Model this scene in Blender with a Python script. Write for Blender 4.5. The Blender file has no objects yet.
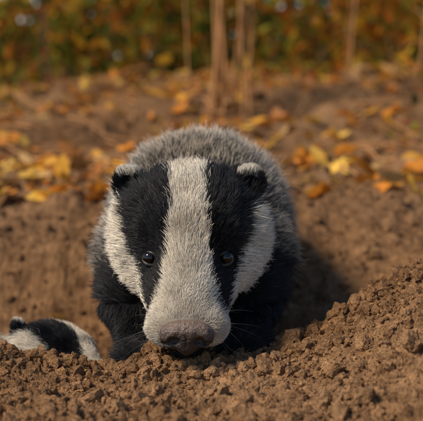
import bpy, bmesh, math, numpy as np
from mathutils import Vector, Matrix
rng = np.random.default_rng(7)
scene = bpy.context.scene
COL = scene.collection

# ------------------------------------------------------------------ helpers
def _h(i, j, k, seed):
    with np.errstate(over='ignore'):
        n = (i.astype(np.uint32)*np.uint32(374761393) + j.astype(np.uint32)*np.uint32(668265263)
             + k.astype(np.uint32)*np.uint32(2147483647) + np.uint32((seed*974634777) % 4294967295))
        n = (n ^ (n >> np.uint32(13)))*np.uint32(1274126177)
        n = (n ^ (n >> np.uint32(16)))*np.uint32(2246822519)
        n = n ^ (n >> np.uint32(15))
    return n.astype(np.float64)/4294967295.0*2-1

def vnoise(p, seed=0):
    p = np.asarray(p, dtype=np.float64)
    f = np.floor(p); t = p-f; i = f.astype(np.int64)
    t = t*t*t*(t*(t*6-15)+10)
    r = 0
    for a in (0, 1):
        wa = t[:, 0] if a else 1-t[:, 0]
        for b in (0, 1):
            wb = t[:, 1] if b else 1-t[:, 1]
            for c in (0, 1):
                wc = t[:, 2] if c else 1-t[:, 2]
                r = r + wa*wb*wc*_h(i[:, 0]+a, i[:, 1]+b, i[:, 2]+c, seed)
    return r

def fbm(p, oct=4, seed=0, gain=.5):
    r = 0; a = 1.
    q = np.array(p, dtype=np.float64)
    for o in range(oct):
        r = r + a*vnoise(q, seed+o*17); q = q*2.03+11.3; a *= gain
    return r

def sstep(a, b, x):
    t = np.clip((x-a)/(b-a), 0, 1); return t*t*(3-2*t)

def norm(v): return v/np.maximum(np.linalg.norm(v, axis=-1, keepdims=True), 1e-9)

def make_mesh(name, V, F, smooth=True):
    V = np.asarray(V, dtype=np.float32); F = np.asarray(F, dtype=np.int32)
    m = bpy.data.meshes.new(name)
    k = F.shape[1]
    m.vertices.add(len(V)); m.vertices.foreach_set('co', V.ravel())
    m.loops.add(F.size); m.loops.foreach_set('vertex_index', F.ravel())
    m.polygons.add(len(F)); m.polygons.foreach_set('loop_start', np.arange(0, F.size, k, dtype=np.int32))
    m.polygons.foreach_set('loop_total', np.full(len(F), k, dtype=np.int32))
    m.polygons.foreach_set('use_smooth', np.full(len(F), smooth, dtype=bool))
    m.update(calc_edges=True); m.validate()
    return m

def add_obj(name, data, mat=None, parent=None):
    o = bpy.data.objects.new(name, data); COL.objects.link(o)
    if mat: data.materials.append(mat)
    if parent: o.parent = parent
    return o

def set_col(mesh, C, name='col'):
    a = mesh.attributes.new(name, 'FLOAT_COLOR', 'POINT')
    C4 = np.ones((len(C), 4), dtype=np.float32); C4[:, :3] = C
    a.data.foreach_set('color', C4.ravel())

class NT:
    def __init__(s, name):
        s.m = bpy.data.materials.new(name); s.m.use_nodes = True
        s.t = s.m.node_tree; s.t.nodes.clear()
        s.out = s.n('ShaderNodeOutputMaterial')
    def n(s, typ, **kw):
        x = s.t.nodes.new(typ)
        for k, v in kw.items(): setattr(x, k, v)
        return x
    def l(s, a, b): s.t.links.new(a, b)
    def ramp(s, fac, stops):
        r = s.n('ShaderNodeValToRGB'); e = r.color_ramp.elements
        while len(e) < len(stops): e.new(.5)
        for el, (p, c) in zip(e, stops):
            el.position = p; el.color = (*c, 1)
        s.l(fac, r.inputs[0]); return r.outputs[0]
    def noise(s, vec, scale, detail=4, rough=.55):
        x = s.n('ShaderNodeTexNoise'); x.inputs['Scale'].default_value = scale
        x.inputs['Detail'].default_value = detail; x.inputs['Roughness'].default_value = rough
        s.l(vec, x.inputs['Vector']); return x.outputs['Fac']
    def mix(s, fac, a, b, mode='MIX'):
        x = s.n('ShaderNodeMix', data_type='RGBA', blend_type=mode)
        if isinstance(fac, (int, float)): x.inputs[0].default_value = fac
        else: s.l(fac, x.inputs[0])
        for v, i in ((a, 6), (b, 7)):
            if isinstance(v, tuple): x.inputs[i].default_value = (*v, 1)
            else: s.l(v, x.inputs[i])
        return x.outputs[2]

# ------------------------------------------------------------------ materials
def soil_material():
    k = NT('soil'); tc = k.n('ShaderNodeNewGeometry').outputs['Position']
    big = k.noise(tc, 3.0, 4); mid = k.noise(tc, 42, 4, .65); fine = k.noise(tc, 360, 3, .7)
    c1 = k.ramp(big, [(.3, (.215, .113, .050)), (.7, (.345, .203, .104))])
    c2 = k.ramp(mid, [(.25, (.36, .32, .29)), (.5, (.92, .92, .92)), (.78, (1.5, 1.5, 1.47))])
    c = k.mix(1.0, c1, c2, 'MULTIPLY')
    c3 = k.ramp(fine, [(.3, (.46, .43, .41)), (.7, (1.5, 1.5, 1.5))])
    c = k.mix(.9, c, c3, 'MULTIPLY')
    b = k.n('ShaderNodeBsdfPrincipled'); k.l(c, b.inputs['Base Color'])
    b.inputs['Roughness'].default_value = .95; b.inputs['Specular IOR Level'].default_value = .12
    add = k.n('ShaderNodeMath', operation='MULTIPLY_ADD'); k.l(mid, add.inputs[0]); add.inputs[1].default_value = 2.0; k.l(fine, add.inputs[2])
    bu = k.n('ShaderNodeBump'); bu.inputs['Strength'].default_value = 1.0; bu.inputs['Distance'].default_value = .004
    k.l(add.outputs[0], bu.inputs['Height']); k.l(bu.outputs[0], b.inputs['Normal'])
    k.l(b.outputs[0], k.out.inputs[0]); return k.m

def leaf_material(name, trans=.35, textured=True):
    k = NT(name); a = k.n('ShaderNodeAttribute', attribute_name='col')
    c = a.outputs['Color']
    if textured:
        tc = k.n('ShaderNodeNewGeometry').outputs['Position']
        f = k.noise(tc, 60, 3)
        c = k.mix(.7, c, k.ramp(f, [(.3, (.6, .55, .48)), (.65, (1.15, 1.15, 1.1))]), 'MULTIPLY')
        b = k.n('ShaderNodeBsdfPrincipled'); k.l(c, b.inputs['Base Color']); b.inputs['Roughness'].default_value = .55
        b.inputs['Specular IOR Level'].default_value = .3
    else:
        b = k.n('ShaderNodeBsdfDiffuse'); k.l(c, b.inputs['Color'])
    t = k.n('ShaderNodeBsdfTranslucent'); k.l(c, t.inputs[0])
    mx = k.n('ShaderNodeMixShader'); mx.inputs[0].default_value = trans
    k.l(b.outputs[0], mx.inputs[1]); k.l(t.outputs[0], mx.inputs[2]); k.l(mx.outputs[0], k.out.inputs[0])
    return k.m

def bark_material(name, ca, cb):
    k = NT(name); tc = k.n('ShaderNodeNewGeometry').outputs['Position']
    mp = k.n('ShaderNodeMapping'); mp.inputs['Scale'].default_value = (1, 1, .25); k.l(tc, mp.inputs[0])
    f = k.noise(mp.outputs[0], 60, 4, .7)
    b = k.n('ShaderNodeBsdfPrincipled'); k.l(k.ramp(f, [(.3, ca), (.7, cb)]), b.inputs['Base Color'])
    b.inputs['Roughness'].default_value = .85
    bu = k.n('ShaderNodeBump'); bu.inputs['Strength'].default_value = .7; bu.inputs['Distance'].default_value = .005
    k.l(f, bu.inputs['Height']); k.l(bu.outputs[0], b.inputs['Normal'])
    k.l(b.outputs[0], k.out.inputs[0]); return k.m

def fur_material():
    k = NT('badger_fur'); a = k.n('ShaderNodeAttribute', attribute_name='col')
    g = k.n('ShaderNodeAttribute', attribute_name='grizz')
    hi = k.n('ShaderNodeHairInfo')
    band = k.ramp(hi.outputs['Intercept'], [(0, (.22, .19, .15)), (.25, (.13, .115, .10)), (.42, (.018, .018, .020)), (.68, (.024, .023, .024)), (.82, (.52, .50, .46)), (1, (.78, .75, .70))])
    band = k.mix(1.0, band, a.outputs['Color'], 'MULTIPLY')
    c = k.mix(g.outputs['Fac'], a.outputs['Color'], band)
    b = k.n('ShaderNodeBsdfPrincipled'); k.l(c, b.inputs['Base Color']); b.inputs['Roughness'].default_value = .5
    b.inputs['Specular IOR Level'].default_value = .28
    k.l(b.outputs[0], k.out.inputs[0]); return k.m

def skin_material():
    k = NT('badger_skin'); a = k.n('ShaderNodeAttribute', attribute_name='col')
    b = k.n('ShaderNodeBsdfPrincipled'); k.l(a.outputs['Color'], b.inputs['Base Color']); b.inputs['Roughness'].default_value = .9
    b.inputs['Specular IOR Level'].default_value = .1
    k.l(b.outputs[0], k.out.inputs[0]); return k.m

def nose_material():
    k = NT('badger_nose'); tc = k.n('ShaderNodeTexCoord').outputs['Object']
    f = k.noise(tc, 150, 6, .8)
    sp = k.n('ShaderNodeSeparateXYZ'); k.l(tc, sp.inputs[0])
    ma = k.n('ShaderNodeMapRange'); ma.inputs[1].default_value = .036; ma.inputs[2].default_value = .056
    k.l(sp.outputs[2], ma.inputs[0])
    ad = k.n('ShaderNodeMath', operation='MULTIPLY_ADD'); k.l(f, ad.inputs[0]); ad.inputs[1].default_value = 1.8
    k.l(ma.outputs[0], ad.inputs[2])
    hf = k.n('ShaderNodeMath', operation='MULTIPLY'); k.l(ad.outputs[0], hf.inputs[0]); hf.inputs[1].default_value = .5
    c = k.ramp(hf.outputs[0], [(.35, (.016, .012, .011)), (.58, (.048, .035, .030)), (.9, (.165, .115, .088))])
    v = k.n('ShaderNodeTexVoronoi'); v.inputs['Scale'].default_value = 620; k.l(tc, v.inputs['Vector'])
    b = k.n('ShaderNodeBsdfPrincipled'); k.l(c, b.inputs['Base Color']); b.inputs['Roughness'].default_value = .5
    bu = k.n('ShaderNodeBump'); bu.inputs['Strength'].default_value = .7; bu.inputs['Distance'].default_value = .0009
    k.l(v.outputs['Distance'], bu.inputs['Height']); k.l(bu.outputs[0], b.inputs['Normal'])
    k.l(b.outputs[0], k.out.inputs[0]); return k.m

def plain_material(name, c, rough, coat=0):
    k = NT(name); tc = k.n('ShaderNodeTexCoord').outputs['Object']; f = k.noise(tc, 150, 4)
    cc = k.ramp(f, [(.3, tuple(x*.7 for x in c)), (.7, tuple(x*1.25 for x in c))])
    b = k.n('ShaderNodeBsdfPrincipled'); k.l(cc, b.inputs['Base Color']); b.inputs['Roughness'].default_value = rough
    b.inputs['Coat Weight'].default_value = coat
    k.l(b.outputs[0], k.out.inputs[0]); return k.m

SOIL = soil_material()

# ------------------------------------------------------------------ terrain
def ground_base(x, y):
    z = np.zeros_like(x)
    # bank behind the sett: ledge then slope then crest, land falls away beyond
    z = z + .108*sstep(.42, .86, y) + .160*sstep(1.0, 2.7, y) - .25*sstep(3.6, 9, y)
    z = z + .03*np.sin(x*1.7+.6)*sstep(.8, 2, y)*(1-sstep(3, 8, y))
    # spoil mound on the right
    mx = np.interp(x, [.02, .06, .092, .144, .22, .30, .5, .9, 2, 4], [0, .002, .014, .040, .080, .115, .150, .12, .03, 0])
    gy = np.where(y < .05, np.exp(-((y-.05)/.30)**2), np.exp(-((y-.05)/.17)**2))
    z = z + mx*gy
    # low rim on the left
    lx = np.interp(-x, [.06, .11, .15, .215, .3, .5, 1, 2], [-.002, -.012, -.010, .003, .022, .045, .03, 0])
    z = z + lx*np.exp(-((y+.02)/.16)**2)*(x < 0)
    # soil heaped in front of the paws
    z = z + .004*np.exp(-((y+.045)/.03)**2)*np.exp(-((x+.02)/.12)**4)
    # dug-out pit
    pit = sstep(.015, .14, y)*(1-sstep(.36, .60, y))
    mask = (1-sstep(.06, .22, x))*(1-sstep(.45, .8, -x))
    z = z - pit*mask*(.050+.065*sstep(.03, .13, -(x+.02)))
    # burrow mouth, deep, on the left
    r2 = ((x+.33)/.17)**2+((y-.19)/.12)**2
    z = z - .22*np.exp(-r2**1.5)
    return z

def ground_h(x, y, detail=True):
    x = np.asarray(x, float); y = np.asarray(y, float)
    z = ground_base(x, y)
    if detail:
        near = 1-sstep(3, 12, np.hypot(x, y))
        P = np.stack([x, y, np.zeros_like(x)], 1)
        z = z + .020*fbm(P*5, 3, 3)*(.25+.75*sstep(.2, .7, y+abs(x)))*near
        z = z + .0065*fbm(P*30, 3, 9)*near
        c = fbm(P*110, 3, 21, .65)
        z = z + .0045*np.abs(c)*near
        # uneven bank
        z = z + .022*fbm(P*np.array([6, 7, 1]), 3, 44)*sstep(.95, 1.4, y)*near
        # erosion runnels on the pit wall
        Q = np.stack([x*20, y*6, np.zeros_like(x)], 1)
        w = sstep(.38, .5, y)*(1-sstep(.85, 1.0, y))
        z = z + .008*fbm(Q, 3, 40)*w
        z = z + .05*fbm(P*.6, 3, 77)*sstep(2, 6, np.hypot(x, y))
        z = z + .5*fbm(P*.05, 3, 78)*sstep(12, 60, np.hypot(x, y)) - .5*sstep(12, 60, np.hypot(x, y))
    return z

def axis(segs, hi, lo, grow):
    a = []
    for (s, e, d) in segs: a += list(np.arange(s, e-1e-9, d))
    a.append(segs[-1][1])
    d = segs[-1][2]; v = a[-1]
    up = []
    while v < hi: d *= grow; v += d; up.append(v)
    d = segs[0][2]; v = a[0]; dn = []
    while v > lo: d *= grow; v -= d; dn.append(v)
    return np.array(dn[::-1]+a+up)
xs = axis([(-.34, .34, .002)], 300, -300, 1.06)
ys = axis([(-.34, .20, .002), (.20, 1.2, .006), (1.2, 3.4, .02)], 400, -300, 1.08)
X, Y = np.meshgrid(xs, ys, indexing='ij')
Z = ground_h(X.ravel(), Y.ravel())
V = np.stack([X.ravel(), Y.ravel(), Z], 1)
nx, ny = len(xs), len(ys)
I = np.arange(nx*ny).reshape(nx, ny)
F = np.stack([I[:-1, :-1].ravel(), I[1:, :-1].ravel(), I[1:, 1:].ravel(), I[:-1, 1:].ravel()], 1)
add_obj('ground', make_mesh('ground', V, F), SOIL)

# soil clods: angular crumbs cut by random planes -------------------
def ico(sub):
    bm = bmesh.new(); bmesh.ops.create_icosphere(bm, subdivisions=sub, radius=1)
    v = np.array([q.co[:] for q in bm.verts]); f = np.array([[q.index for q in p.verts] for p in bm.faces]); bm.free()
    return v, f
def rot_rand(n):
    q = norm(rng.normal(size=(n, 4))); w, x, y, z = q.T
    return np.stack([np.stack([1-2*(y*y+z*z), 2*(x*y-z*w), 2*(x*z+y*w)], -1),
                     np.stack([2*(x*y+z*w), 1-2*(x*x+z*z), 2*(y*z-x*w)], -1),
                     np.stack([2*(x*z-y*w), 2*(y*z+x*w), 1-2*(x*x+y*y)], -1)], 1)
def clods(pos, size, sub):
    bv, bf = ico(sub)
    K = 40; var = []
    for k in range(K):
        pn = norm(rng.normal(size=(9, 3))); pc = rng.uniform(.5, .95, 9)
        dt = bv@pn.T
        r = np.min(np.where(dt > .05, pc[None]/np.maximum(dt, .05), 9), axis=1)
        r = np.minimum(r, 1.2)*(1+.24*fbm(bv*2.8+k*7.7, 3, k))
        var.append(bv*r[:, None])
    var = np.array(var)
    n = len(pos); R = rot_rand(n); s = size[:, None]*rng.uniform(.65, 1.25, (n, 3))
    v = var[rng.integers(0, K, n)]*s[:, None, :]
    v = np.einsum('nij,nkj->nki', R, v)+pos[:, None, :]
    f = bf[None]+(np.arange(n)*len(bv))[:, None, None]
    return v.reshape(-1, 3), f.reshape(-1, 3)
def scatter(n, x0, x1, y0, y1, smin, smax, pw, sink=.3, clump=0):
    x = rng.uniform(x0, x1, n*3); y = rng.uniform(y0, y1, n*3)
    if clump:
        w = .5+.5*fbm(np.stack([x*11, y*11, x*0], 1), 2, 55); k = rng.random(n*3) < np.clip(w, .08, 1)**clump
        x, y = x[k], y[k]
    x, y = x[:n], y[:n]
    s = smin*(1-rng.random(len(x)))**(-1/pw); s = np.minimum(s, smax)
    z = ground_h(x, y)+s*(1-2*sink)*.5
    return np.stack([x, y, z], 1), s
parts = []
for args, sub in (((3000, -.36, .42, -.34, .14, .0026, .0085, 2.4, .35, .9), 2),
                  ((260, -.36, .42, -.34, .06, .0060, .0120, 3.0, .45, .8), 3),
                  ((15000, -.36, .45, -.34, .2, .0010, .0034, 1.9, .2, .6), 1),
                  ((400, -.14, .10, -.09, -.02, .0022, .0065, 2.2, .2, 0), 2),
                  ((1200, .05, .5, -.3, .2, .0022, .0065, 2.6, .3, 0), 2),
                  ((6500, -.7, .8, .2, 1.1, .0018, .010, 1.9, .35, .8), 1),
                  ((2500, -2.5, 2.5, .9, 3.2, .004, .02, 2.0, .4, 1.5), 1),
                  ((1500, -1.2, 1.2, -1.0, -.3, .003, .012, 2.0, .3, 1), 1)):
    p, s = scatter(*args); parts.append(clods(p, s, sub))
off = 0; VV = []; FF = []
for v, f in parts: VV.append(v); FF.append(f+off); off += len(v)
add_obj('soil_clods', make_mesh('soil_clods', np.concatenate(VV), np.concatenate(FF), False), SOIL)

# ------------------------------------------------------------------ leaves
def leaf_shape(kind):
    if kind == 'maple':
        ang = np.radians([-90, -62, -40, -14, 4, 20, 40, 58, 74, 90, 106, 122, 140, 160, 176, 194, 220, 242])
        r = np.array([.28, .62, .42, .78, .60, .95, .55, .62, .75, 1.05, .75, .62, .55, .95, .60, .78, .42, .62])
    else:
        ang = np.radians([-90, -50, 0, 50, 90, 130, 180, 230])
        r = np.array([1, .66, .46, .68, 1.1, .68, .46, .66])
    return np.stack([r*np.cos(ang), r*np.sin(ang)], 1)
def leaves(pos, size, nrm_up, cols, kinds=('maple', 'oval'), curl=.35):
    Vs = []; Fs = []; Cs = []; off = 0
    for ki, kd in enumerate(kinds):
        sel = np.arange(len(pos)) % len(kinds) == ki
        P = pos[sel]; n = len(P); o = leaf_shape(kd); m = len(o)
        two = kd == 'maple'
        base = np.concatenate([[[0, 0]], o*.5, o]) if two else np.concatenate([[[0, 0]], o])
        c = rng.uniform(-1, 1, (n, 2))*curl+np.array([curl*.7, 0])
        xy = base[None].repeat(n, 0)+rng.normal(0, .04, (n, len(base), 2))
        z = c[:, :1]*xy[:, :, 0]**2+c[:, 1:]*xy[:, :, 1]**2+rng.normal(0, .05, (n, len(base)))
        v = np.concatenate([xy, z[..., None]], 2)*size[sel][:, None, None]
        if nrm_up is None: R = rot_rand(n)
        else:
            a = rng.uniform(0, 6.283, n); t = rng.normal(0, nrm_up, (n, 2))
            zx = norm(np.stack([t[:, 0], t[:, 1], np.ones(n)], 1))
            xx = norm(np.cross(np.stack([-np.sin(a), np.cos(a), 0*a], 1), zx)); yy = np.cross(zx, xx)
            R = np.stack([xx, yy, zx], 2)
        v = np.einsum('nij,nkj->nki', R, v)+P[:, None]
        f = []
        for i in range(m):
            j = (i+1) % m
            if two: f += [[0, 1+i, 1+j], [1+i, 1+m+i, 1+m+j], [1+i, 1+m+j, 1+j]]
            else: f += [[0, 1+i, 1+j]]
        f = np.array(f)[None]+(np.arange(n)*len(base))[:, None, None]+off
        Vs.append(v.reshape(-1, 3)); Fs.append(f.reshape(-1, 3)); off += n*len(base)
        Cs.append(cols[sel][:, None].repeat(len(base), 1).reshape(-1, 3))
    return np.concatenate(Vs), np.concatenate(Fs), np.concatenate(Cs)

LEAF = leaf_material('autumn_leaf', .3); FOL = leaf_material('foliage_leaf', .5, False)
pal = np.array([[.80, .40, .05], [.76, .29, .035], [.88, .55, .10], [.46, .18, .04], [.26, .13, .05], [.60, .38, .15], [.34, .19, .08]])
def fallen(n, x0, x1, y0, y1, s0, s1, w, cl=1.5, seed=91, tilt=.35):
    x = rng.uniform(x0, x1, n*5); y = rng.uniform(y0, y1, n*5)
    wt = np.clip(.45+.75*fbm(np.stack([x*3.0, y*3.0, x*0], 1), 2, seed), 0.03, 1)**cl
    k = rng.random(len(x)) < wt; x, y = x[k][:n], y[k][:n]; n = len(x)
    s = rng.uniform(s0, s1, n)
    p = np.stack([x, y, ground_h(x, y)+s*.3], 1)
    c = pal[rng.choice(len(pal), n, p=w)]*rng.uniform(.75, 1.2, (n, 1))
    return leaves(p, s, tilt, c)
L = [fallen(300, -1.3, 1.4, .78, 1.15, .018, .038, [.26, .22, .16, .14, .08, .08, .06], 1.0, 93, .6),
     fallen(1900, -2.6, 2.6, 1.1, 3.0, .014, .040, [.22, .20, .12, .16, .13, .1, .07], 1.1, 91, .7),
     fallen(2000, -3, 3, 2.2, 4.0, .018, .042, [.20, .18, .13, .17, .15, .1, .07], .8, 91, .75),
     fallen(30, -1, 1.2, .45, .8, .008, .02, [.1, .1, .1, .2, .2, .2, .1], 1)]
off = 0; VV = []; FF = []; CC = []
for v, f, c in L: VV.append(v); FF.append(f+off); CC.append(c); off += len(v)
m = make_mesh('fallen_leaves', np.concatenate(VV), np.concatenate(FF)); set_col(m, np.concatenate(CC))
add_obj('fallen_leaves', m, LEAF)

# ------------------------------------------------------------------ stems / shrubs / trees
def tubes(paths, sides=6):
    Vs = []; Fs = []; off = 0
    for P, R in paths:
        P = np.array(P); n = len(P); T = norm(np.gradient(P, axis=0))
        ref = np.array([0.3, .2, 1.]) if abs(T[0][2]) < .8 else np.array([1., .2, 0])
        U = norm(np.cross(T, ref)); W = np.cross(T, U)
        a = np.linspace(0, 2*np.pi, sides, endpoint=False)
        ring = P[:, None]+np.array(R)[:, None, None]*(np.cos(a)[None, :, None]*U[:, None]+np.sin(a)[None, :, None]*W[:, None])
        Vs.append(ring.reshape(-1, 3))
        for i in range(n-1):
            for s in range(sides):
                t = (s+1) % sides
                Fs.append([off+i*sides+s, off+i*sides+t, off+(i+1)*sides+t, off+(i+1)*sides+s])
        Fs.append([off+(n-1)*sides+0, off+(n-1)*sides+1, off+(n-1)*sides+sides//2, off+(n-1)*sides+sides-1])
        off += n*sides
    return np.concatenate(Vs), np.array(Fs)
def stem(base, h, lean, r, n=9, wob=.03):
    t = np.linspace(0, 1, n); d = rng.normal(0, lean, 2)
    w = np.cumsum(rng.normal(0, wob, (n, 2)), 0)*h*.4; w -= w[0]
    P = np.stack([base[0]+d[0]*t*h+w[:, 0], base[1]+d[1]*t*h+w[:, 1], base[2]-.03+t*h], 1)
    return P, r*(1-.75*t)
BARK_O = bark_material('sapling_bark', (.30, .13, .04), (.60, .31, .12))
BARK_D = bark_material('tree_bark', (.045, .03, .02), (.14, .095, .06))
greens = np.array([[.13, .17, .03], [.22, .23, .035], [.07, .11, .02], [.34, .30, .045]])
warms = np.array([[.82, .44, .04], [.75, .31, .035], [.56, .18, .03], [.88, .58, .08], [.40, .19, .05]])
def gz(x, y): return float(ground_h(np.array([x]), np.array([y]))[0])

def shrub(name, x, y, h, nst, nleaf, spread, wg, ls=.024, bark=BARK_O, lean=.22, r=.007, low=.02, reds=0, nb=5):
    e = bpy.data.objects.new(name, None); COL.objects.link(e); e.location = (x, y, gz(x, y))
    paths = []; anchors = []
    for i in range(nst):
        b = rng.normal(0, spread*.22, 2)
        P, R = stem((b[0], b[1], gz(x+b[0], y+b[1])-e.location.z), h*rng.uniform(.6, 1.1), lean, r*rng.uniform(.5, 1.2))
        paths.append((P, R))
        for _ in range(nb):
            k = rng.integers(1, 8); q = P[k]; d = norm(rng.normal(0, 1, 3)+np.array([0, 0, .5]))*rng.uniform(.1, .32)*h**.5
            tt = np.linspace(0, 1, 5)[:, None]; bp = q+d*tt+np.array([0, 0, -.06])*tt**2
            paths.append((bp, R[k]*.6*(1-.7*tt[:, 0]))); anchors.append(bp)
        anchors.append(P[1:])
    v, f = tubes(paths, 5)
    add_obj('stems', make_mesh('stems', v, f), bark, e)
    if nleaf:
        A = np.concatenate(anchors); p = A[rng.integers(0, len(A), nleaf)]+rng.normal(0, .055*spread/.4, (nleaf, 3))
        p[:, 2] = np.maximum(p[:, 2], low+rng.random(nleaf)*.05)
        cw = vnoise(np.stack([p[:, 0]+x, p[:, 1]+y, p[:, 2]], 1)*4.5, 3)
        isg = rng.random(nleaf) < np.clip(wg+.55*cw, 0, 1)
        c = np.where(isg[:, None], greens[rng.integers(0, 4, nleaf)], warms[rng.integers(0, 5, nleaf)])
        if reds:
            k = rng.random(nleaf) < reds; c[k] = np.array([.36, .06, .03])
        c = c*rng.uniform(.5, 1.2, (nleaf, 1))
        lv, lf, lc = leaves(p, rng.uniform(.6, 1.2, nleaf)*ls, None, c, ('oval', 'oval', 'maple'))
        m = make_mesh('leaves', lv, lf); set_col(m, lc); add_obj('leaves', m, FOL, e)

shrub('sapling', .015, 1.85, 1.4, 10, 50, .22, .05, .024, BARK_O, .09, .0050, .3, 0, 2)
shrub('sapling.001', .60, 2.3, 1.3, 2, 30, .2, .2, .026, BARK_O, .05, .0050, .3, 0, 2)
shrub('sapling.002', .40, 2.5, 1.2, 2, 30, .2, .2, .026, BARK_O, .08, .004, .3, 0, 2)
shrub('sapling.003', -.46, 2.4, 1.3, 2, 30, .25, .3, .026, BARK_D, .08, .004, .3, 0, 2)
for i in range(18):   # small weeds and seedlings on the bank
    x = rng.uniform(-1.1, 1.1); y = rng.uniform(1.25, 2.7)
    shrub('weed' if i == 0 else 'weed.%03d' % i, x, y, rng.uniform(.10, .24), 5, rng.integers(10, 40), .22, .5, .013, BARK_O, .5, .0018, .01, .05, 2)
spec = [(-.95, 3.0, .40, .22), (-.58, 3.5, .62, .06), (-.26, 3.2, .72, .02), (.12, 3.4, .68, 0), (.38, 3.0, .40, 0), (.72, 3.3, .35, 0), (1.05, 3.1, .35, 0),
        (-1.5, 3.3, .4, .2), (-2.2, 3.1, .5, .1), (1.5, 3.4, .5, 0), (2.1, 3.1, .6, 0), (2.9, 3.4, .5, 0), (-3.0, 3.5, .5, .1),
        (-1.1, 4.6, .6, .1), (-.1, 4.4, .7, 0), (.50, 4.4, .6, 0), (1.0, 4.6, .5, 0), (-2.0, 4.6, .6, 0), (2.2, 4.6, .6, 0)]
for i, (x, y, wg, rd) in enumerate(spec):
    shrub('shrub' if i == 0 else 'shrub.%03d' % i, x, y, rng.uniform(.65, 1.05), 8, 860, .60, wg, .029, BARK_D, .28, .005, 0, rd)

def tree(name, x, y, h, r, n, wg):
    e = bpy.data.objects.new(name, None); COL.objects.link(e); e.location = (x, y, gz(x, y)-.05)
    P, R = stem((0, 0, 0), h, .04, r, 10, .02); paths = [(P, R)]; A = []
    for i in range(22):
        k = rng.integers(3, 10); q = P[k]; d = norm(rng.normal(0, 1, 3)*[1, 1, .3]+[0, 0, .45])*rng.uniform(.5, 1.5)*h/4.5
        t = np.linspace(0, 1, 6)[:, None]; bp = q+d*t+rng.normal(0, .03, (6, 3))*t
        paths.append((bp, R[k]*.45*(1-.8*t[:, 0]))); A.append(bp[2:])
    v, f = tubes(paths, 8); add_obj('trunk', make_mesh('trunk', v, f), BARK_D, e)
    A = np.concatenate(A); p = A[rng.integers(0, len(A), n)]+rng.normal(0, .22*h/4.5, (n, 3))
    g = rng.random(n) < wg
    c = np.where(g[:, None], greens[rng.integers(0, 4, n)], warms[rng.integers(0, 5, n)])*rng.uniform(.6, 1.2, (n, 1))
    lv, lf, lc = leaves(p, rng.uniform(.04, .07, n), None, c, ('oval', 'maple'))
    m = make_mesh('crown', lv, lf); set_col(m, lc); add_obj('crown', m, FOL, e)
for i, (x, y, h, r, wg) in enumerate([(-2.6, 6.5, 4.6, .07, .5), (1.4, 7.4, 5, .06, .6), (-.5, 9.5, 5.5, .07, .4), (3.6, 7.5, 5, .08, .5), (-4.4, 7.5, 5, .08, .3)]):
    tree('tree' if i == 0 else 'tree.%03d' % i, x, y, h, r, 1500, wg)
# distant undergrowth mass
n = 10500
p = np.stack([rng.uniform(-8, 8, n), rng.uniform(6.5, 10.5, n), np.zeros(n)], 1)
hh = 1.25+.85*vnoise(np.stack([p[:, 0]*1.25+.2, 0*p[:, 0], 0*p[:, 0]], 1), 19)
hh = hh-.75*np.exp(-((p[:, 0]+1.0)/.35)**2)      # low gap in the undergrowth on the left
p[:, 2] = ground_h(p[:, 0], p[:, 1])+rng.random(n)*np.clip(hh, .25, 3)
g = rng.random(n) < np.clip(.65+.5*vnoise(p*1.3, 8), 0, 1)
c = np.where(g[:, None], greens[rng.integers(0, 4, n)], warms[rng.integers(0, 5, n)])*rng.uniform(.5, 1.1, (n, 1))
lv, lf, lc = leaves(p, rng.uniform(.07, .12, n), None, c, ('oval', 'oval', 'maple'))
m = make_mesh('distant_undergrowth', lv, lf); set_col(m, lc); add_obj('distant_undergrowth', m, FOL)

# twigs and dry stalks lying on the bank
paths = []
for i in range(520):
    x = rng.uniform(-2.2, 2.2); y = rng.uniform(1.0, 3.2); a = rng.uniform(0, 6.28); Ln = rng.uniform(.05, .3)
    t = np.linspace(-.5, .5, 5); xx = x+np.cos(a)*t*Ln; yy = y+np.sin(a)*t*Ln+rng.normal(0, .006, 5)
    zz = ground_h(xx, yy)+.006+rng.random()*.02+abs(t)*rng.uniform(0, .1)*Ln
    paths.append((np.stack([xx, yy, zz], 1), rng.uniform(.0012, .004)*np.linspace(1, .5, 5)))
for i in range(40):
    x = rng.uniform(-.3, .35); y = rng.uniform(-.25, .05); a = rng.uniform(0, 6.28); Ln = rng.uniform(.008, .03)
    t = np.linspace(-.5, .5, 5); xx = x+np.cos(a)*t*Ln; yy = y+np.sin(a)*t*Ln+rng.normal(0, .0008, 5)
    zz = ground_h(xx, yy, False)+.006+t*rng.uniform(-.5, .6)*Ln
    paths.append((np.stack([xx, yy, zz], 1), rng.uniform(.0003, .0008)*np.linspace(1, .6, 5)))
v, f = tubes(paths, 5); add_obj('fallen_twigs', make_mesh('fallen_twigs', v, f), BARK_O)

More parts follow.
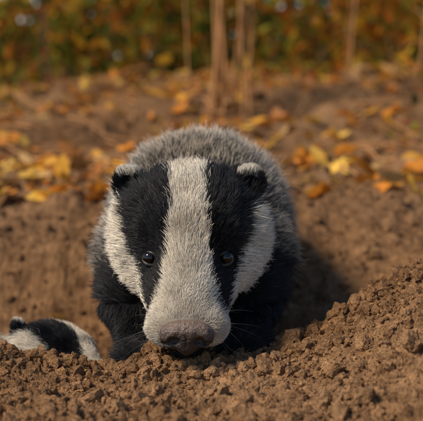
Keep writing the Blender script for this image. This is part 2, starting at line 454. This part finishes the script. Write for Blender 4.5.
# ------------------------------------------------------------------ badger
def surface_nets(Fd, origin, h):
    ins = Fd < 0
    offs = np.array([[i, j, k] for i in (0, 1) for j in (0, 1) for k in (0, 1)])
    nx, ny, nz = Fd.shape
    s = np.zeros((nx-1, ny-1, nz-1), np.int8)
    for o in offs: s += ins[o[0]:nx-1+o[0], o[1]:ny-1+o[1], o[2]:nz-1+o[2]]
    act = (s > 0) & (s < 8); ci = np.argwhere(act)
    idm = np.full(act.shape, -1, np.int64); idm[act] = np.arange(len(ci))
    val = np.stack([Fd[ci[:, 0]+o[0], ci[:, 1]+o[1], ci[:, 2]+o[2]] for o in offs], 1).astype(float)
    acc = np.zeros((len(ci), 3)); cnt = np.zeros(len(ci))
    for a in range(8):
        for b in range(a+1, 8):
            if np.abs(offs[a]-offs[b]).sum() != 1: continue
            m = (val[:, a] < 0) != (val[:, b] < 0)
            t = val[m, a]/(val[m, a]-val[m, b])
            acc[m] += offs[a]+t[:, None]*(offs[b]-offs[a]); cnt[m] += 1
    V = origin+h*(ci+acc/cnt[:, None])
    Fs = []
    for ax in range(3):
        b, c = (ax+1) % 3, (ax+2) % 3
        lo = [slice(None)]*3; hi = [slice(None)]*3; lo[ax] = slice(0, -1); hi[ax] = slice(1, None)
        A = ins[tuple(lo)]; B = ins[tuple(hi)]
        e = np.argwhere(A != B)
        e = e[(e[:, b] > 0) & (e[:, c] > 0) & (e[:, b] < Fd.shape[b]-1) & (e[:, c] < Fd.shape[c]-1)]
        fl = A[e[:, 0], e[:, 1], e[:, 2]]
        q = []
        for db, dc in ((1, 1), (0, 1), (0, 0), (1, 0)):
            g = e.copy(); g[:, b] -= db; g[:, c] -= dc; q.append(idm[g[:, 0], g[:, 1], g[:, 2]])
        q = np.stack(q, 1); q[~fl] = q[~fl][:, ::-1]; Fs.append(q)
    return V, np.concatenate(Fs)

def ell(x, y, z, c, r):
    dx, dy, dz = x-c[0], y-c[1], z-c[2]
    k0 = np.sqrt((dx/r[0])**2+(dy/r[1])**2+(dz/r[2])**2)
    k1 = np.sqrt((dx/r[0]**2)**2+(dy/r[1]**2)**2+(dz/r[2]**2)**2)+1e-6
    return k0*(k0-1)/k1
def cone(x, y, z, a, b, ra, rb):
    a = np.array(a, float); d = np.array(b, float)-a; L = (d*d).sum()
    t = np.clip(((x-a[0])*d[0]+(y-a[1])*d[1]+(z-a[2])*d[2])/L, 0, 1)
    return np.sqrt((x-a[0]-t*d[0])**2+(y-a[1]-t*d[1])**2+(z-a[2]-t*d[2])**2)-(ra+t*(rb-ra))
def smin(a, b, k):
    h = np.clip(.5+.5*(b-a)/k, 0, 1); return b+(a-b)*h-k*h*(1-h)
def smax(a, b, k): return -smin(-a, -b, k)

EAR = np.array([.0625, .062, .1745])
NOSE = np.array([0, -.083, .042])
def bend(y): return .012*sstep(.08, .26, y)
EYES = np.array([.0375, 0, .106])
FEET = ((-1, -.050, .028), (1, .058, .036))
def sdf(x, y, z):
    x = x-bend(y); ax = np.abs(x)
    # head
    d = ell(ax, y, z, (0, .042, .135), (.066, .060, .053))
    d = smin(d, ell(ax, y, z, (.037, .050, .113), (.032, .042, .044)), .02)
    d = smin(d, cone(ax, y, z, (.034, .040, .108), (.013, -.014, .066), .0345, .028), .02)   # jowl, narrowing to the muzzle
    d = smin(d, cone(ax, y, z, (0, .002, .122), (0, -.050, .052), .0365, .0250), .022)
    d = smin(d, ell(ax, y, z, (.019, -.048, .045), (.0205, .027, .019)), .012)
    d = smin(d, ell(ax, y, z, (.032, .002, .129), (.018, .0155, .012)), .016)      # brow
    d = smax(d, -ell(ax, y, z, (.0390, -.034, .106), (.0105, .0130, .0095)), .012)  # eye socket
    d = smin(d, ell(ax, y, z, (0, -.030, .023), (.019, .034, .011)), .006)      # lower jaw
    # neck & trunk
    b = cone(ax, y, z, (0, .06, .120), (0, .16, .112), .056, .076)
    b = smin(b, ell(ax, y, z, (0, .225, .112), (.090, .12, .093)), .03)
    b = smin(b, ell(ax, y, z, (0, .40, .083), (.097, .19, .093)), .05)
    b = smin(b, ell(ax, y, z, (0, .53, .070), (.086, .10, .080)), .05)
    b = smin(b, ell(ax, y, z, (0, .12, .070), (.056, .06, .050)), .03)
    b = smin(b, cone(ax, y, z, (0, .60, .07), (0, .71, .035), .028, .012), .03)   # tail
    d = smin(d, b, .016)
    # ears
    e = ell(ax, y, z, tuple(EAR), (.0165, .008, .0165))
    e = smax(e, -ell(ax, y, z, (EAR[0]+.002, EAR[1]-.010, EAR[2]+.002), (.0100, .0075, .0105)), .003)
    d = smin(d, e, .008)
    # legs
    for s, fx, fy in FEET:
        fz = LEGZ[s]
        l = cone(x, y, z, (s*.056, .145, .08), (s*.062, .100, .042), .044, .029)
        l = smin(l, cone(x, y, z, (s*.062, .100, .042), (fx, fy+.022, fz+.020), .028, .021), .015)
        p = ell(x, y, z, (fx, fy, fz+.013), (.025, .028, .014))
        for i in range(5):
            tx = fx+(i-2)*.0108; ty = fy-.030+abs(i-2)**1.6*.0035
            p = smin(p, cone(x, y, z, (fx+(i-2)*.008, fy-.008, fz+.013), (tx, ty, fz+.008), .008, .0062), .004)
        l = smin(l, p, .010); d = smin(d, l, .02)
        hz = LEGZ[2*s]
        l = cone(x, y, z, (s*.058, .50, .05), (s*.078, .44, .0), .050, .032)
        l = smin(l, cone(x, y, z, (s*.078, .44, .0), (s*.074, .515, hz+.035), .030, .017), .02)
        l = smin(l, cone(x, y, z, (s*.074, .515, hz+.03), (s*.074, .485, hz+.014), .018, .015), .012)
        p = ell(x, y, z, (s*.074, .46, hz+.012), (.022, .036, .013))
        l = smin(l, p, .01); d = smin(d, l, .03)
    return d
BX, BY = -.0235, 0.0
LEGZ = {}
for s, fx, fy in FEET:
    LEGZ[s] = gz(BX+fx, fy)-.008
    LEGZ[2*s] = gz(BX+s*.074, .47)-.002
hs = .003
gx = np.arange(-.15, .15, hs); gy = np.arange(-.11, .76, hs); gzv = np.arange(-.16, .240, hs)
GX, GY, GZ = np.meshgrid(gx.astype(np.float32), gy.astype(np.float32), gzv.astype(np.float32), indexing='ij')
Fd = sdf(GX, GY, GZ)
BV, BF = surface_nets(Fd, np.array([gx[0], gy[0], gzv[0]]), hs)
del GX, GY, GZ, Fd

WHITE = np.array([.84, .78, .66]); BLACK = np.array([.012, .0125, .015]); GREY = np.array([1.0, .97, .92])
tz = [.02, .05, .056, .070, .088, .105, .13, .15, .166, .20]
ti = [.05, .042, .036, .028, .0235, .0215, .0195, .018, .017, .017]
to = [.05, .042, .039, .043, .048, .053, .057, .058, .074, .11]
def coat(P, N, jit):
    n = len(P); J = rng.normal(0, 1, (n, 3))*jit
    x = P[:, 0]-bend(P[:, 1])+J[:, 0]; y = P[:, 1]+J[:, 1]*2; z = P[:, 2]+J[:, 2]; u = np.abs(x)
    wob = .0026*vnoise(P*60, 4)
    w1 = np.interp(z, tz, ti)+wob; w2 = np.interp(z, tz, to)+wob
    ear = np.linalg.norm((np.stack([u, y, z], 1)-EAR)*[1, .8, 1], axis=1) < .0215
    ycut = np.interp(z, [.05, .09, .13, .165, .185, .2], [.036, .062, .080, .074, .066, .06])
    head = (y < ycut) | ear
    white = (u < w1) | (u > w2)
    throat = ((N[:, 2] < -.72) & (y > -.055)) | ((z < .046) & (y > -.012)) | (z < .020) | ((z < .030) & (u < .022))
    c = np.where(white[:, None], WHITE, BLACK)
    mz = np.clip(1-np.linalg.norm(P-NOSE, axis=1)/.055, 0, 1)
    mz = np.clip(mz*(.75+.6*vnoise(P*90, 83)), 0, 1)[:, None]
    c = np.where(white[:, None], c*(1-mz)+np.array([.24, .15, .085])*mz, c)
    dirt = np.clip(.10+.38*fbm(P*28, 3, 84), 0, .5)[:, None]
    c = np.where(white[:, None], c*(1-dirt)+np.array([.46, .36, .25])*dirt, c)
    c = np.where((head & throat)[:, None], BLACK, c)
    c = np.where(ear[:, None], BLACK*1.1, c)
    et = ear & (z > EAR[2]+.0085); c = np.where(et[:, None], WHITE*.95, c)
    low = z < .050+.02*vnoise(P*14, 9)+.03*sstep(.20, .08, y)
    bodyc = np.where(low[:, None], BLACK*1.2, GREY)
    gr = (~head & ~low).astype(float)
    c = np.where(head[:, None], c, bodyc)
    return c, gr, head, ear

skin = make_mesh('body', BV, BF)
N = np.empty(len(BV)*3, np.float32); skin.vertices.foreach_get('normal', N); N = N.reshape(-1, 3).astype(float)
c, g, hd, er = coat(BV, N, 0)
c = c*.42; c[g > 0] = [.04, .036, .032]
set_col(skin, c)
FUR = fur_material(); SK = skin_material()
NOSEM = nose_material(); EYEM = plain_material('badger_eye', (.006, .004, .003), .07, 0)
LID = plain_material('eyelid', (.022, .019, .018), .45); CLAW = plain_material('claw_horn', (.13, .09, .06), .5)

badger = bpy.data.objects.new('badger', None); COL.objects.link(badger); badger.location = (BX, BY, 0)
add_obj('body', skin, SK, badger)

def surf_y(x, z):
    y = -.2
    for _ in range(80):
        dd = float(sdf(np.array([x]), np.array([y]), np.array([z]))[0])
        if dd < 1e-4: break
        y += dd*.8
    return y
ey = surf_y(EYES[0], EYES[2]); EYES[1] = ey
eye_c = []
for s in (-1, 1):
    bm = bmesh.new(); bmesh.ops.create_uvsphere(bm, u_segments=32, v_segments=20, radius=.0078)
    m = bpy.data.meshes.new('eye'); bm.to_mesh(m); bm.free()
    for p in m.polygons: p.use_smooth = True
    o = add_obj('eye_left' if s < 0 else 'eye_right', m, EYEM, badger)
    o.location = (s*EYES[0], ey+.0028, EYES[2]); eye_c.append(np.array(o.location))
    a = np.linspace(0, 2*np.pi, 28, endpoint=False); b = np.linspace(0, 2*np.pi, 8, endpoint=False)
    A, B = np.meshgrid(a, b, indexing='ij')
    rx, rz = .0081, .0060
    rr = .0018
    v = np.stack([(rx+rr*np.cos(B))*np.cos(A), rr*np.sin(B)+.0032*np.cos(A)**2, (rz+rr*np.cos(B))*np.sin(A)], -1).reshape(-1, 3)
    I = np.arange(28*8).reshape(28, 8)
    f = np.stack([I, np.roll(I, -1, 0), np.roll(np.roll(I, -1, 0), -1, 1), np.roll(I, -1, 1)], -1).reshape(-1, 4)
    o2 = add_obj('eyelid_left' if s < 0 else 'eyelid_right', make_mesh('eyelid', v, f), LID, badger)
    o2.location = (s*EYES[0], ey-.0024, EYES[2]); o2.rotation_euler = (math.radians(-14), s*math.radians(-20), s*math.radians(24))
eye_c = np.array(eye_c)

# nose pad
h2 = .0010
ax_ = [np.arange(-.034, .034, h2), np.arange(-.112, -.05, h2), np.arange(.016, .068, h2)]
G = np.meshgrid(*[a.astype(np.float32) for a in ax_], indexing='ij')
def nose_sdf(x, y, z):
    u = np.abs(x)
    d = ell(u, y, z, (0, -.079, .045), (.0235, .0150, .0120))
    d = smin(d, ell(u, y, z, (.0150, -.079, .041), (.0105, .0130, .0105)), .005)
    d = smin(d, ell(u, y, z, (0, -.078, .033), (.0105, .0130, .009)), .007)
    d = smax(d, -ell(u, y, z, (.0122, -.0940, .0382), (.0058, .009, .0046)), .003)
    d = smax(d, -ell(u, y, z, (.0200, -.0890, .0352), (.0060, .008, .0028)), .002)
    d = smax(d, -ell(u, y, z, (0, -.0970, .034), (.0012, .006, .012)), .002)
    return d
nv, nf = surface_nets(nose_sdf(*G), np.array([a[0] for a in ax_]), h2)
nv = nv+norm(nv-NOSE)*(.0006*fbm(nv*420, 2, 3)+.0008*fbm(nv*120, 2, 5))[:, None]
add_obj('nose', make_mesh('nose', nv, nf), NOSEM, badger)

# claws
paths = []
for s, fx, fy in FEET:
    for i in range(5):
        tx = fx+(i-2)*.0108; ty = fy-.030+abs(i-2)**1.6*.0035; t = np.linspace(0, 1, 7)
        paths.append((np.stack([tx+(i-2)*.0012*t, ty-.002-.015*t, LEGZ[s]+.009+.004*np.sin(t*2.6)-.009*t*t], 1), .0024*(1-.8*t**1.5)))
    for i in range(4):
        tx = s*.074+(i-1.5)*.011; t = np.linspace(0, 1, 6)
        paths.append((np.stack([tx+0*t, .428-.010*t, LEGZ[2*s]+.010-.006*t*t], 1), .0022*(1-.8*t)))
v, f = tubes(paths, 8); add_obj('claws', make_mesh('claws', v, f), CLAW, badger)

# fur
def grow(name, ntot, densf, npts=5):
    q = BV[BF]; ctr = q.mean(1)
    area = .5*np.linalg.norm(np.cross(q[:, 2]-q[:, 0], q[:, 3]-q[:, 1]), axis=1)
    fn = norm(N[BF].mean(1))
    w = area*densf(ctr, fn); w /= w.sum()
    idx = rng.choice(len(BF), ntot, p=w)
    a, b = rng.random((2, ntot, 1))
    w4 = np.stack([(1-a)*(1-b), a*(1-b), a*b, (1-a)*b], 1)[..., 0]
    P = (q[idx]*w4[..., None]).sum(1); NN = norm((N[BF[idx]]*w4[..., None]).sum(1))
    u = np.abs(P[:, 0])
    keep = np.ones(ntot, bool)
    for e in eye_c: keep &= np.linalg.norm((P-e)*[1, .7, 1.25], axis=1) > .0090
    keep &= nose_sdf(P[:, 0], P[:, 1], P[:, 2]) > .0006
    inner = (np.linalg.norm((np.stack([u, P[:, 1], P[:, 2]], 1)-(EAR+[.002, -.008, .002])), axis=1) < .009) & (NN[:, 1] < 0)
    keep &= ~(inner & (rng.random(ntot) < .5))
    P, NN = P[keep], NN[keep]; n = len(P); u = np.abs(P[:, 0])
    C, GR, head, ear = coat(P, NN, .0016)
    dn = np.linalg.norm(P-NOSE, axis=1)
    Lh = np.interp(dn, [.015, .03, .06, .1, .14, .18, .24, .3], [.0030, .0044, .0060, .0080, .0110, .017, .028, .032])
    Lh = np.where(head & (u > .048) & (P[:, 2] < .16), Lh*1.45, Lh)
    deye = np.min([np.linalg.norm(P-e, axis=1) for e in eye_c], axis=0)
    Lh *= np.interp(deye, [.010, .018, .03], [.3, .65, 1])
    leg = (~head) & (P[:, 2] < .045) & (u > .025); Lh = np.where(leg, np.interp(P[:, 2], [-.05, .02, .06], [.006, .009, .018]), Lh)
    Lh = np.where(leg & (P[:, 1] > .3), .010, Lh)
    Lh = np.where(ear, .0072, Lh)
    Lh *= rng.uniform(.6, 1.35, n)
    away = norm(P-(NOSE+[0, -.01, -.01]))
    back = norm(np.stack([P[:, 0]*1.5, np.full(n, .55), -.25+.5*(P[:, 2]-.1)/.1], 1))
    k = sstep(.07, .16, P[:, 1])[:, None]
    D = away*(1-k)+back*k
    D = np.where((head & (u > .045))[:, None], norm(away+np.stack([np.sign(P[:, 0])*.25, 0*u, -.35+0*u], 1)), D)
    D = np.where(leg[:, None], np.array([0, -.1, -1.]), D)
    D = np.where(ear[:, None], np.stack([np.sign(P[:, 0])*.35, 0*u-.1, 0*u+1], 1), D)
    tang = lambda v: v-NN*(v*NN).sum(1, keepdims=True)
    D = norm(tang(D))
    cl = np.stack([vnoise(P*120, 31), vnoise(P*120, 32), vnoise(P*120, 33)], 1)*.38+np.stack([vnoise(P*38, 41), vnoise(P*38, 42), vnoise(P*38, 43)], 1)*.30
    cl = tang(cl)+NN*(.06+.10*vnoise(P*120, 34))[:, None]      # clumps lean sideways, never into the skin
    lift = np.interp(dn, [.02, .06, .12, .2], [.22, .22, .30, .50])[:, None]
    lift = np.where(ear[:, None], .35, lift)
    wild = np.where(rng.random(n) < .06, .35, 0)[:, None]
    r1 = rng.normal(0, 1, (n, 3))*(.10+wild); r2 = rng.normal(0, 1, (n, 3))*(.15+wild)
    d0 = norm(D*(1-lift)+NN*(lift+.14)+cl*.8+tang(r1)+NN*np.abs((r1*NN).sum(1, keepdims=True))*.6)
    grav = tang(np.tile([0, 0, -.12], (n, 1)))
    d1 = norm(D+NN*(lift*.35+.05)+cl+tang(r2)+NN*np.abs((r2*NN).sum(1, keepdims=True))*.6+grav)
    t = np.linspace(0, 1, npts)[None, :, None]
    pts = P[:, None]-NN[:, None]*.0004+Lh[:, None, None]*(d0[:, None]*t*(1-.5*t)+d1[:, None]*.5*t*t)
    hc = bpy.data.hair_curves.new(name); hc.add_curves([npts]*n)
    hc.attributes['position'].data.foreach_set('vector', pts.astype(np.float32).ravel())
    r0 = np.interp(dn, [.02, .1, .2], [.00015, .00019, .00027])
    rad = r0[:, None]*np.interp(np.linspace(0, 1, npts), [0, .5, .8, 1], [1, .9, .65, .2])[None]
    ra = hc.attributes.get('radius') or hc.attributes.new('radius', 'FLOAT', 'POINT')
    ra.data.foreach_set('value', rad.astype(np.float32).ravel())
    C = C*(rng.uniform(.66, 1.12, (n, 1))*(1+.18*vnoise(P*50, 61))[:, None])
    C = np.where((GR > 0)[:, None], C*(.88+.45*vnoise(P*24, 71))[:, None].clip(.35, 1.2), C)
    brown = np.clip(.4+.8*vnoise(P*9, 72)+.4*sstep(.12, .03, P[:, 2]), 0, 1)[:, None]
    C = np.where((GR > 0)[:, None], C*(1-brown*np.array([.02, .14, .30])), C)
    pale = (rng.random(n) < .03) & (C.max(1) < .05); C[pale] = [.08, .076, .07]
    C4 = np.ones((n, 4), np.float32); C4[:, :3] = C
    ca = hc.attributes.new('col', 'FLOAT_COLOR', 'CURVE'); ca.data.foreach_set('color', C4.ravel())
    gaa = hc.attributes.new('grizz', 'FLOAT', 'CURVE'); gaa.data.foreach_set('value', (GR*rng.uniform(.9, 1, n)).astype(np.float32))
    return add_obj(name, hc, FUR, badger)
def dens_head(c, n): return np.where(c[:, 1] < .10, 1+1.6*(np.linalg.norm(c-NOSE, axis=1) < .06), 0)*np.where(n[:, 1] > .5, .5, 1)
def dens_body(c, n): return np.where(c[:, 1] >= .10, np.interp(c[:, 1], [.1, .3, .45, .8], [1, 1, .4, .3]), 0)
grow('head_fur', 105000, dens_head)
grow('body_fur', 72000, dens_body)

# whiskers
pts = []
for s in (-1, 1):
    for i in range(11):
        b = np.array([s*rng.uniform(.022, .036), rng.uniform(-.070, -.045), rng.uniform(.030, .060)])
        d = norm(np.array([s*1.0, rng.uniform(-.35, .35), rng.uniform(-.9, .35)])); Ln = rng.uniform(.02, .045)
        t = np.linspace(0, 1, 6)[:, None]; pts.append(b+d*Ln*t+np.array([0, .35, -.45])*Ln*.6*t*t)
pts = np.array(pts); hc = bpy.data.hair_curves.new('whiskers'); hc.add_curves([6]*len(pts))
hc.attributes['position'].data.foreach_set('vector', pts.astype(np.float32).ravel())
ra = hc.attributes.get('radius') or hc.attributes.new('radius', 'FLOAT', 'POINT')
ra.data.foreach_set('value', np.tile(np.array([.00012, .00011, .00009, .00007, .00004, .00002], np.float32), len(pts)))
add_obj('whiskers', hc, plain_material('whisker', (.13, .12, .11), .4), badger)

# second badger, head low in the burrow mouth, facing right
b2 = bpy.data.objects.new('badger.001', None); COL.objects.link(b2)
for o in list(badger.children):
    c2 = bpy.data.objects.new(o.name+'.001', o.data); COL.objects.link(c2); c2.parent = b2
    c2.location = o.location; c2.rotation_euler = o.rotation_euler
S = .66
M = (Matrix.Translation((-.160, .085, -.026)) @ Matrix.Rotation(math.radians(66), 4, 'Z') @ Matrix.Rotation(math.radians(-24), 4, 'X')
     @ Matrix.Rotation(math.radians(30), 4, 'Y') @ Matrix.Scale(S, 4) @ Matrix.Translation((0, -.02, -.115)))
b2.matrix_world = M

# ------------------------------------------------------------------ light, sky, camera
el, az = math.radians(46), math.radians(242)   # az clockwise from +Y
sd = Vector((math.sin(az)*math.cos(el), math.cos(az)*math.cos(el), math.sin(el)))
sun = bpy.data.lights.new('sun', 'SUN'); sun.energy = 4.2; sun.angle = math.radians(14); sun.color = (1, .84, .64)
so = bpy.data.objects.new('sun', sun); COL.objects.link(so); so.rotation_euler = sd.to_track_quat('Z', 'Y').to_euler(); so.location = (-3, -2, 5)
w = bpy.data.worlds.new('World'); scene.world = w; w.use_nodes = True
nt = w.node_tree; bg = nt.nodes['Background']; sky = nt.nodes.new('ShaderNodeTexSky'); sky.sky_type = 'NISHITA'
sky.sun_disc = False; sky.sun_elevation = el; sky.sun_rotation = az; sky.dust_density = .3; sky.ozone_density = 2.0
nt.links.new(sky.outputs[0], bg.inputs[0]); bg.inputs[1].default_value = .12
cam = bpy.data.cameras.new('camera'); cam.lens = 100; cam.sensor_width = 36; cam.clip_start = .02; cam.clip_end = 2000
co = bpy.data.objects.new('camera', cam); COL.objects.link(co)
th = math.radians(6); D = 1.175
co.location = (0, -D*math.cos(th), .152+D*math.sin(th)); co.rotation_euler = (math.pi/2-th, 0, 0)
cam.dof.use_dof = True; cam.dof.focus_distance = D-.035; cam.dof.aperture_fstop = 7.1
scene.camera = co
scene.view_settings.view_transform = 'Standard'; scene.view_settings.look = 'None'; scene.view_settings.exposure = 0
